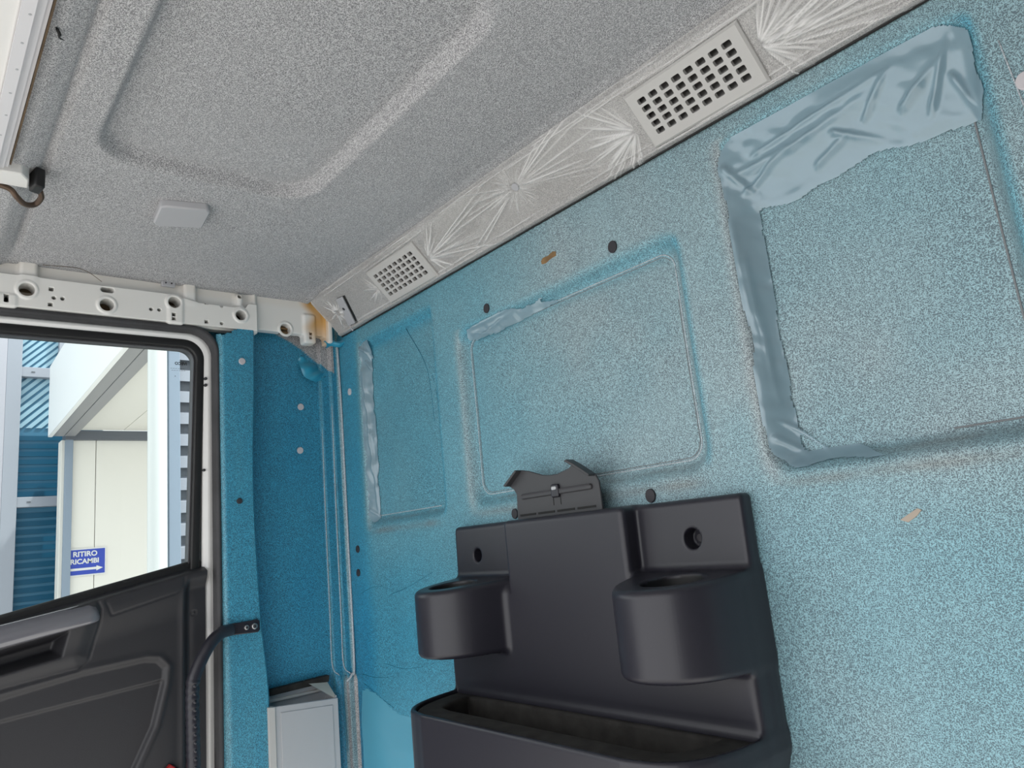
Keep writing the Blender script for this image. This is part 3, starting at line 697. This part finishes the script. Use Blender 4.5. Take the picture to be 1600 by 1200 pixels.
# door card as relief
SILL = lambda y: np.interp(y, [-1.3, -.70, -.372, -.30], [1.075, 1.186, 1.249, 1.256])
INS = [(-.90, 1.028), (-.694, 1.054), (-.566, 1.071), (-.456, 1.0765), (-.434, 1.072), (-.420, 1.056), (-.423, 1.024), (-.441, .951), (-.473, .886), (-.56, .76), (-.90, .70)]
HAND = [(-1.0, 1.03), (-.695, 1.068), (-.572, 1.081), (-.555, 1.096), (-.539, 1.157), (-.537, 1.185), (-.545, 1.203), (-1.0, 1.135)]
POCK = [(-.80, 1.122), (-.697, 1.138), (-.590, 1.156), (-.600, 1.109), (-.686, 1.095), (-.80, 1.085)]
SMP = [(-.530, 1.199), (-.519, 1.172), (-.396, 1.200), (-.386, 1.212), (-.386, 1.234), (-.40, 1.236)]
def card_x(y, z):
    t = SILL(y)-z
    x = -.022+.040*sst(-.002, .016, t)
    x = x-.010*sst(.03, .10, t)*(1-sst(-.40, -.36, y))
    x = x-.014*sst(-.388, -.372, y)*sst(.02, .05, t)                       # edge strip towards the hinge side
    d = poly_sd(y, z, INS); x = x-.010*(1-sst(-.004, .004, d))+.002*np.exp(-((d-.009)/.005)**2)
    x = x+.005*(1-sst(-.003, .003, d))*sst(-.003, .003, z-(1.015+(y+.693)*.0644))
    d = poly_sd(y, z, HAND); x = x-.0022*np.exp(-(d/.0018)**2)+.006*(1-sst(-.03, 0, d))
    d = poly_sd(y, z, POCK); x = x-.045*(1-sst(-.016, .002, d))
    d = poly_sd(y, z, SMP); x = x-.0018*np.exp(-(d/.0014)**2)*(z < SILL(y)-.012)
    x = x-.002*np.exp(-((np.hypot(y+.364, z-1.154)-.0045)/.0012)**2)
    return x
cy2 = np.concatenate([np.arange(-1.30, -.76, .02), np.arange(-.76, -.3395, .0025)]); cz2 = np.concatenate([np.arange(.45, .84, .02), np.arange(.84, 1.2601, .0025)])
card = grid('door_card', cy2, cz2, lambda u, v: (card_x(u, v), u+LEAN*(1.25-v)*.6, v), M['plastic_door'], door, keep=lambda u, v: v < SILL(u)+.004)
tag(card, 'charcoal plastic inner door panel')
# sill strip, armrest handle
sl_y = [-1.3, -.70, -.372, -.345]; 
sweep('sill_seal', [(-.020, y, float(SILL(y))+.004) for y in sl_y], [(-.010, -.010), (.010, -.010), (.010, .001), (.004, .006), (-.010, .006)], M['gasket'], door, lambda i: (np.array([1., 0, 0]), np.array([0, 0, 1.])))
arm = sweep('pull_handle', [(0, -.95, 1.120), (0, -.70, 1.1595), (0, -.56, 1.1800), (0, -.548, 1.1800), (0, -.541, 1.177)], [(.004, -.019), (.030, -.019), (.034, -.014), (.0345, -.004), (.031, .004), (.018, .0165), (.012, .020), (.004, .021)], M['gloss_grey'], card, lambda i: (np.array([1. if i < 3 else (.9 if i == 3 else .6), 0, 0]), np.array([0, 0, 1. if i < 3 else (.85 if i == 3 else .6)])))
tag(arm, 'glossy grey pull handle')
bevel(arm, .003, 3)
tag(extrude('reflector', [(-.430, .862), (-.414, .876), (-.400, .864), (-.394, .80), (-.434, .80)], onX, .0, .018, M['red'], card, .002), 'red reflector')
box('outer_skin', (-.075, -.055, -1.32, -.33, .42, 1.16), M['white_frame'], door)

# ------------------------------------------------------------------ grab bar on the pillar
gb = empty('grab_bar', (.045, -.29, 1.11)); tag(gb, 'black ribbed grab bar bolted to the blue door pillar', 'grab bar')
extrude('mounting_plate', [(-.322, 1.1005), (-.322, 1.1225), (-.255, 1.1235), (-.2425, 1.1245), (-.238, 1.120), (-.238, 1.102), (-.2415, 1.097), (-.255, 1.0975)], onX, .029, .037, M['plastic'], gb, .002)
for y in (-.251, -.268):
    b_ = extrude('bolt', circle(y, 1.111, .0062 if y > -.26 else .0055, 6 if y < -.26 else 20), onX, .035, .0425, M['steel'], gb, .0012)
    extrude('bolt_socket', circle(y, 1.111, .0026, 6), onX, .0425, .0432, M['plug_dark'], b_)
pth = spline([(.037, -.300, 1.1115), (.046, -.325, 1.108), (.058, -.352, 1.088), (.064, -.378, 1.046), (.065, -.386, 1.015), (.065, -.386, .93), (.065, -.384, .80), (.063, -.38, .62)], 22)
tube('bar', pth, [.0125 if p[2] > 1.03 else .0128+.0008*math.sin((1.03-p[2])/.0148*2*math.pi) for p in pth], M['plastic'], gb, 16)
def blob(c, r, k=8):
    v, f = [], []
    for i in range(k+1):
        t = math.pi*i/k
        for j in range(k): v.append((c[0]+r[0]*math.sin(t)*math.cos(2*math.pi*j/k), c[1]+r[1]*math.sin(t)*math.sin(2*math.pi*j/k), c[2]+r[2]*math.cos(t)))
    f = [(i*k+j, i*k+(j+1) % k, (i+1)*k+(j+1) % k, (i+1)*k+j) for i in range(k) for j in range(k)]
    return v, f
for i in range(14): put('grip_bump', mesh('grip_bump', *blob((.0760, -.3855, 1.020-i*.0148), (.0045, .0042, .0042))), M['plastic'], gb)

# ------------------------------------------------------------------ grey open box in the alcove
db = empty('document_box', (.03, -.14, .80)); tag(db, 'open grey plastic pocket box standing in the blue alcove', 'storage box')
ZT = .940
bx0 = dict(y0=-.218, y1=-.066)
extrude('front_panel', [(-.222, .62), (-.064, .62), (-.064, .927), (-.222, ZT)], onX, .028, .034, M['box_grey'], db, .0015)
extrude('raised_field', [(-.198, .62), (-.078, .62), (-.078, .915), (-.198, .925)], onX, .032, .0355, M['box_grey'], db, .001)
extrude('corner_post', [(-.226, .62), (-.210, .62), (-.210, .9395), (-.226, .941)], onX, .016, .0375, M['vent'], db, .0015)
box('side_wall', (-.022, .030, -.0685, -.0645, .62, .932), M['box_grey'], db, .001)
box('side_wall', (-.022, .022, -.2215, -.2175, .62, .958), M['box_grey'], db, .001)
box('back_wall', (-.027, -.021, -.2215, -.0645, .62, .957), M['box_grey'], db, .0015)
box('back_ledge', (-.021, -.012, -.2165, -.0685, .940, .946), M['vent'], db, .001)
box('bottom', (-.021, .028, -.2165, -.0685, .70, .71), M['vent_in'], db)
tag(extrude('foam_strip', [(-.212, .954), (-.062, .957), (-.060, .971), (-.205, .967)], onX, -.031, -.012, M['foam'], db, .001), 'black foam strip')
def tabf(u, v):
    y = -.066-.055*v*(1-u)**1.0-.000*u; z = .962-.034*u-.004*v
    return (-.020+.050*u, y, z+.012*v*(1-u))
tag(grid('tab', np.linspace(0, 1, 14), np.linspace(0, 1, 12), tabf, M['box_tab'], db), 'translucent beige plastic tab')

# ------------------------------------------------------------------ storage console on the rear wall
con = empty('storage_console', (.80, -.05, .80)); tag(con, 'charcoal moulded storage console with two cup holders and foam tray', 'storage console')
CUPR = [(.935, .0), (1.117, .0), (1.117, .045), (1.100, .115), (1.075, .148), (1.035, .160), (.998, .150), (.972, .118), (.945, .055)]
CUPR = [(a, b) for a, b in CUPR[:2]]+[tuple(p) for p in spline([(1.117, .030), (1.114, .070), (1.101, .113), (1.075, .145), (1.038, .157), (1.000, .147), (.972, .114), (.952, .060), (.940, .030)], 9)]
CUPL = [(1.603-a, b) for a, b in CUPR][::-1]
TRAY = [(.492, .0), (1.119, .0)]+[tuple(p) for p in spline([(1.119, .050), (1.114, .110), (1.098, .158), (1.065, .188), (1.02, .199)], 4)]+[tuple(p) for p in spline([(.60, .199), (.553, .188), (.522, .158), (.503, .110), (.492, .050)], 4)]
HR, HL = (1.046, .092), (.560, .092)
def psd(x, D, P): return poly_sd(x[:, :, :1], D[:, :, :1], P) if np.ndim(x) == 3 else poly_sd(x, D, P)
def con_sdf(x, y, z):
    D = -y; sh = np.clip(1.276-z, 0, .6)*.045
    d = rbox(x, D-sh/2, z, (.8015, .012, .95), (.3195, .014, .322), .009)          # back plate
    low = rbox(x, D, z, (.8015, .022, .86), (.318, .0338, .300), .012); 
    mid = rbox(x, D, z, (.806, .022, 1.075), (.137, .0338, .197), .009); d = smin(d, np.minimum(low, mid), .006)
    for P in (CUPR, CUPL):
        c = prism(psd(x, D, P)-.006, np.where(z > 1.1, z+.085*(D-.03), z), 1.058, 1.178, .009); d = smin(d, c, .010)
    t = prism(psd(x, D, TRAY)-.002, z, .60, .9855, .005); d = smin(d, t, .010)
    for (a, b) in (HR, HL):
        d = smax(d, -np.maximum(np.hypot(x-a, D-b)-.042, 1.068-z), .003)
    inn = np.maximum(np.maximum(psd(x, D, TRAY)+.006, .0575-D), np.maximum(.86-z, z-1.0)); d = smax(d, -inn, .003)
    for (a, b, r) in ((1.0365, 1.219, .0135), (.5535, 1.217, .0115)):
        d = smax(d, -np.maximum(np.hypot(x-a, z-b)-r, -(D-.006)), .003)
    xr = 1.121-.35*np.clip(.965-z, 0, 1); d = smax(smax(d, x-xr, .006), .4825-x, .006)
    d = np.maximum(d, .0015-D)
    return d
def con_split(c):
    x, D, z = c[:, 0], -c[:, 1], c[:, 2]; k = np.zeros(len(c), int)
    for P, i in ((CUPR, 1), (CUPL, 1)):
        a = (z > 1.05) & (z < 1.188) & (poly_sd(x, D, P) < .010) & (D > .050)
        k[a & (x > .8)] = 1; k[a & (x < .8)] = 2
    k[(z < .992) & (D > .062)] = 3
    for i, (a, b) in enumerate((HR, HL)): k[(np.hypot(x-a, D-b) < .0435) & (z < 1.176-.085*(D-.03)-.002) & (z > 1.06)] = 4+i  # well faces get black colour for the shade inside the cups
    return k
parts = sdf_parts(con_sdf, (.470, -.215, .66), (1.135, .006, 1.285), .0032, con_split, ['body', 'cup_holder', 'cup_holder', 'tray', 'cup_well_shade', 'cup_well_shade'], [M['plastic']]*4+[M['gasket']]*2, con)
def foam_sdf(x, y, z):
    D = -y; o = np.maximum(psd(x, D, TRAY)+.009, .0570-D)
    i = np.maximum(psd(x, D, [(a, b) for a, b in TRAY])+.054, .070-D)
    d = prism(o, z, .868, .981, .004)
    d = smax(d, -np.maximum(i, .885-z), .006)
    return d
tag(sdf_parts(foam_sdf, (.480, -.21, .862), (1.13, -.04, .988), .0035, None, ['foam_liner'], M['foam'], con)[0], 'black foam liner')
for (a, b, r) in ((1.0365, 1.219, .0065), (.5535, 1.217, .0055)): extrude('screw', circle(a, b, r, 12), onY, -.004, -.0095, M['plug_dark'], con, .001)
# upright clip panel behind the top edge
CL = [(.6805, 1.262), (.6847, 1.3157), (.6782, 1.3239), (.6636, 1.3324), (.6997, 1.3556), (.721, 1.351), (.756, 1.3399), (.7735, 1.3376), (.7908, 1.3374), (.8189, 1.3431), (.8299, 1.3497), (.8224, 1.3542), (.829, 1.3554), (.8454, 1.3463), (.8752, 1.3267), (.8811, 1.315), (.8823, 1.262)]
clip = empty('clip_root', (0, 0, 0)); bpy.data.objects.remove(clip)
cp = extrude('clip_panel', CL, onY, -.026, -.030, M['plastic_flat'], con, .0012)
tag(cp, 'upright charcoal clip panel with a curved top')
extrude('groove_bar', rounded(.699, .867, 1.3045, 1.3135, .004, 4), onY, -.029, -.0335, M['plastic_flat'], cp, .002)
extrude('groove', rounded(.701, .865, 1.3105, 1.3130, .0012, 3), onY, -.033, -.0339, M['plug_dark'], cp)
extrude('latch', rounded(.7765, .7945, 1.300, 1.3215, .004, 4), onY, -.029, -.0355, M['plastic'], cp, .002)
extrude('latch_window', rounded(.780, .791, 1.3125, 1.3175, .002, 4), onY, -.035, -.036, M['box_grey'], cp)
for a in (.7765, .7935): box('slit', (a-.0006, a+.0006, -.0305, -.029, 1.288, 1.301), M['black'], cp)
for k in range(4): box('bottom_slot', (.690+k*.0465, .730+k*.0465, -.0308, -.029, 1.2765, 1.2800), M['black'], cp)
extrude('wing', [(.8224, 1.3542), (.829, 1.3560), (.8454, 1.3468), (.8752, 1.3272), (.8740, 1.3235), (.845, 1.3415), (.830, 1.350)], onY, -.029, -.044, M['plastic_flat'], cp, .001)
extrude('wing', [(.6636, 1.3324), (.6997, 1.3556), (.7030, 1.3530), (.6700, 1.3300)], onY, -.029, -.042, M['plastic_flat'], cp, .001)

# ------------------------------------------------------------------ ceiling fittings
cap = extrude('ceiling_cover', [(.318, -.515), (.345, -.443), (.415, -.450), (.422, -.458), (.405, -.522), (.398, -.530), (.330, -.524)], onZ, 1.878, 1.862, M['cap'], None, .003)
tag(cap, 'pale grey blanking cover on the headliner', 'cover cap')
ht = empty('roof_hatch', (.9, -.9, 1.86)); tag(ht, 'white roof hatch with ribbed aluminium frame rail at the upper left', 'roof hatch')
box('hatch_panel', (.40, 1.55, -1.35, -.778, 1.850, 1.858), M['hatch'], ht, .003)
sweep('frame_rail', [(.44, 0, 0), (1.55, 0, 0)], [(-.779, 1.846), (-.766, 1.846), (-.765, 1.853), (-.757, 1.853), (-.7565, 1.856), (-.752, 1.856), (-.7515, 1.872), (-.779, 1.872)], M['white_rail'], ht, lambda i: (np.array([0, 1., 0]), np.array([0, 0, 1.])))
for k in range(7):
    x = .50+k*.055; extrude('rail_notch', circle(x, -.770-.001*(k % 2), .0016, 8), onZ, 1.8455, 1.848, M['box_grey'], ht)
extrude('rail_edge', [(.46, -.7515), (1.55, -.7515), (1.55, -.7495), (.46, -.7495)], onZ, 1.853, 1.874, M['brown'], ht)
lt = empty('hatch_latch', (.40, -.735, 1.855)); tag(lt, 'worn metal hatch latch with bronze hook and black rubber buffer', 'latch')
extrude('plate', [(.415, -.775), (.445, -.765), (.448, -.735), (.430, -.724), (.402, -.722), (.400, -.768)], onZ, 1.848, 1.874, M['hatch'], lt, .002)
extrude('buffer', [(.405, -.722), (.432, -.716), (.428, -.702), (.398, -.706)], onZ, 1.842, 1.874, M['gasket'], lt, .003)
tube('hook', spline([(.398, -.770, 1.850), (.394, -.745, 1.846), (.388, -.735, 1.838), (.370, -.722, 1.836), (.362, -.708, 1.842), (.374, -.701, 1.850), (.385, -.704, 1.856)], 8), .0045, M['bronze'], lt, 10)
tag(tube('torn_tab', spline([(.80, -.742, 1.862), (.795, -.738, 1.858), (.787, -.737, 1.859), (.782, -.731, 1.861)], 6), [.0008, .0014, .002, .002, .002, .002, .002, .0018, .0016, .0014, .0012, .001, .001, .0008, .0008, .0006, .0006, .0004, .0003], M['black'], None, 6), 'tiny torn black tab on the headliner beside the hatch rail', 'torn tab')

# ------------------------------------------------------------------ outside
gd = box('ground', (-14, 6, -9, 9, -1.42, -1.40), M['ground']); tag(gd, 'pale concrete yard', kind='structure')
WX = -5.0
bd = empty('building', (WX-.2, .4, -1.4)); tag(bd, 'cream panelled building with blue tinted windows outside the door window', 'building')
for (y0, y1) in ((.12, .362), (.366, 1.3), (1.304, 2.4)): box('wall_panel', (WX-.14, WX, y0, y1, -1.4, 2.33), M['out_cream'], bd, .003)
box('top_beam', (WX-.10, WX+.05, .14, 2.4, 2.326, 2.4025), M['out_dark'], bd, .004)
box('corner_post', (WX-.30, WX+.04, .143, .197, -1.4, 2.33), M['out_post'], bd, .004)
FX = WX-.35; k_ = 1.0526
def fy_(y): return -.85+(y+.85)*k_
def fz_(z): return 1.25+(z-1.25)*k_
box('facade_backing', (FX-.25, FX-.12, -2.5, .5, -1.4, 4.6), M['out_deep'], bd)
for y0, y1, mm in ((-.262, -.163, 'out_mull'), (-2.2, -1.6, 'out_pale'), (-.36, -.262, 'out_pale')): box('mullion', (FX-.10, FX+.03, fy_(y0), fy_(y1), -1.4, 4.6), M[mm], bd, .004)
for z0, z1 in ((2.831, 2.91), (1.81, 1.888), (3.40, 3.48), (.9, .98)):
    tr_ = box('transom', (FX-.10, FX+.02, fy_(-.17), .42, fz_(z0), fz_(z1)), M['out_mull'], bd, .004)
    box('vent_slot', (FX+.015, FX+.0225, fy_(-.10), fy_(-.075), fz_(z0+.5*(z1-z0)-.006), fz_(z0+.5*(z1-z0)+.004)), M['out_dark'], tr_)
box('mullion', (FX-.10, FX+.02, fy_(.085), fy_(.12), fz_(2.91), fz_(3.4)), M['out_mull'], bd, .004)
def pane(y0, y1, z0, z1, reflection):
    p = box('window_pane', (FX-.06, FX-.05, fy_(y0), fy_(y1), fz_(z0), fz_(z1)), M['out_pane'] if not reflection else M['out_deep'], bd)
    if reflection == 'diag':
        n = 13; h = z1-z0; w_ = y1-y0; step = (h+w_)/n
        for i in range(n+1):
            s = z0-w_+i*step; t = step*.30
            pts = []
            for yy, zz in ((y0, s), (y1, s+w_*1.0)): pts.append((yy, zz))
            a, b = pts; 
            q = [(a[0], a[1]-t), (b[0], b[1]-t), (b[0], b[1]+t), (a[0], a[1]+t)]
            q = clip_poly(q, z0, z1)
            if len(q) > 2: extrude('slat', [(fy_(u), fz_(v)) for u, v in q], onX, FX-.051, FX-.040, M['out_stripe'], p)  # pale bars stand for ribs mirrored in the window glass
    if reflection == 'flat':
        n = int((z1-z0)/.062)
        for i in range(n): box('slat', (FX-.051, FX-.038, fy_(y0), fy_(y1), fz_(z0+i*.062+.008), fz_(z0+i*.062+.046)), M['out_pane'], p)  # bars stand for reflections in the lower panes
def clip_poly(q, z0, z1):
    for lim, sg in ((z0, 1), (z1, -1)):
        out = []
        for i in range(len(q)):
            a, b = q[i], q[(i+1) % len(q)]; ia, ib = (a[1]-lim)*sg >= 0, (b[1]-lim)*sg >= 0
            if ia: out.append(a)
            if ia != ib:
                t = (lim-a[1])/(b[1]-a[1]); out.append((a[0]+(b[0]-a[0])*t, lim))
        q = out
        if not q: break
    return q
pane(-.163, .30, 2.431, 2.831, 'diag'); pane(-.163, .085, 2.91, 3.40, 'diag'); pane(.12, .30, 2.91, 3.40, 'diag')
pane(-.163, .30, 1.888, 2.431, 'flat'); pane(-.163, .30, .98, 1.81, 'flat'); pane(-.163, .30, -1.2, .9, 'flat')

cn = empty('canopy', (-3.2, .5, 2.34)); tag(cn, 'white sloping canopy with grey underside frame over the cream wall', 'canopy')
SLP = .030
def slope_box(name, x0, x1, y0, y1, z0, z1, m, bv=.004):
    v, f = box_vf(x0, x1, y0, y1, z0, z1); v = [(x, y, z+(x-WX)*SLP) for x, y, z in v]
    o = put(name, mesh(name, v, f), m, cn, False); bevel(o, bv); return sharp(o)
slope_box('fascia', WX+.052, -1.75, .020, .050, 2.342, 2.915, M['out_white'])
slope_box('edge_beam', WX+.052, -1.75, .050, .128, 2.350, 2.44, M['out_grey'])
slope_box('edge_beam', WX+.052, -1.75, .132, .208, 2.352, 2.44, M['out_grey'])
for y0, y1 in ((.210, .55), (.553, 1.1), (1.103, 2.4)): slope_box('soffit_panel', WX+.052, -1.75, y0, y1, 2.402, 2.44, M['out_cream'], .002)
slope_box('roof_sheet', WX+.052, -1.75, .050, 2.4, 2.86, 2.90, M['out_white'])

k2 = 3.15/6.65; yp = lambda y: -.85+(y+.85)*k2; SX = -1.5
cl_ = empty('column', (SX, yp(.828), -1.4)); tag(cl_, 'round white column left of the blue-grey post', 'column')
extrude('shaft', circle(SX, yp(.828), .0365, 40), onZ, -1.4, 3.2, M['out_column'], cl_)
extrude('foot', circle(SX, yp(.828), .042, 32), onZ, -1.4, -1.34, M['out_grey'], cl_, .004)
ps = empty('square_post', (SX, yp(.966), -1.4)); tag(ps, 'flat blue-grey steel post between the column and the louvres', 'post')
box('shaft', (SX-.05, SX, yp(.919), yp(1.016), -1.4, 3.2), M['out_post'], ps, .003)
box('base_plate', (SX-.06, SX+.02, yp(.92), yp(1.015), -1.4, -1.385), M['out_grey'], ps)
lv = empty('louvre_screen', (SX, yp(1.3), -1.4)); tag(lv, 'grey louvred screen beyond the window edge', 'louvre screen')
box('back_board', (SX-.07, SX-.05, yp(1.0165), yp(2.2), -1.4, 3.2), M['out_dark'], lv)
for i in range(48):
    z = -1.285+i*.0925; v = [(SX-.05, yp(1.017), z), (SX-.02, yp(1.017), z-.024), (SX-.02, yp(1.017), z+.022), (SX-.05, yp(1.017), z+.034)]
    v2 = [(a, yp(2.2), c) for a, b, c in v]
    put('slat', mesh('slat', v+v2, [(0, 1, 2, 3), (7, 6, 5, 4), (0, 4, 5, 1), (1, 5, 6, 2), (2, 6, 7, 3), (3, 7, 4, 0)]), M['out_mull'], lv, False)

sg = empty('sign', (WX+.01, .30, 1.36)); tag(sg, 'blue and white RITIRO RICAMBI arrow sign on the cream wall', 'sign')
extrude('board', rounded(.1985, .446, 1.258, 1.470, .006, 4), onX, WX+.004, WX+.010, M['sign_white'], sg)
extrude('blue_field', rounded(.1990, .437, 1.268, 1.460, .003, 4), onX, WX+.010, WX+.0115, M['sign_blue'], sg)
text_mesh('lettering', 'RITIRO', .054, M['sign_white'], yzm(.299, 1.424, WX+.0125, False), sg, .0016)
text_mesh('lettering', 'RICAMBI', .052, M['sign_white'], yzm(.297, 1.368, WX+.0125, False), sg, .0016)
extrude('arrow', [(.201, 1.301), (.378, 1.301), (.378, 1.290), (.424, 1.310), (.378, 1.330), (.378, 1.319), (.201, 1.319)], onX, WX+.011, WX+.0130, M['sign_white'], sg)
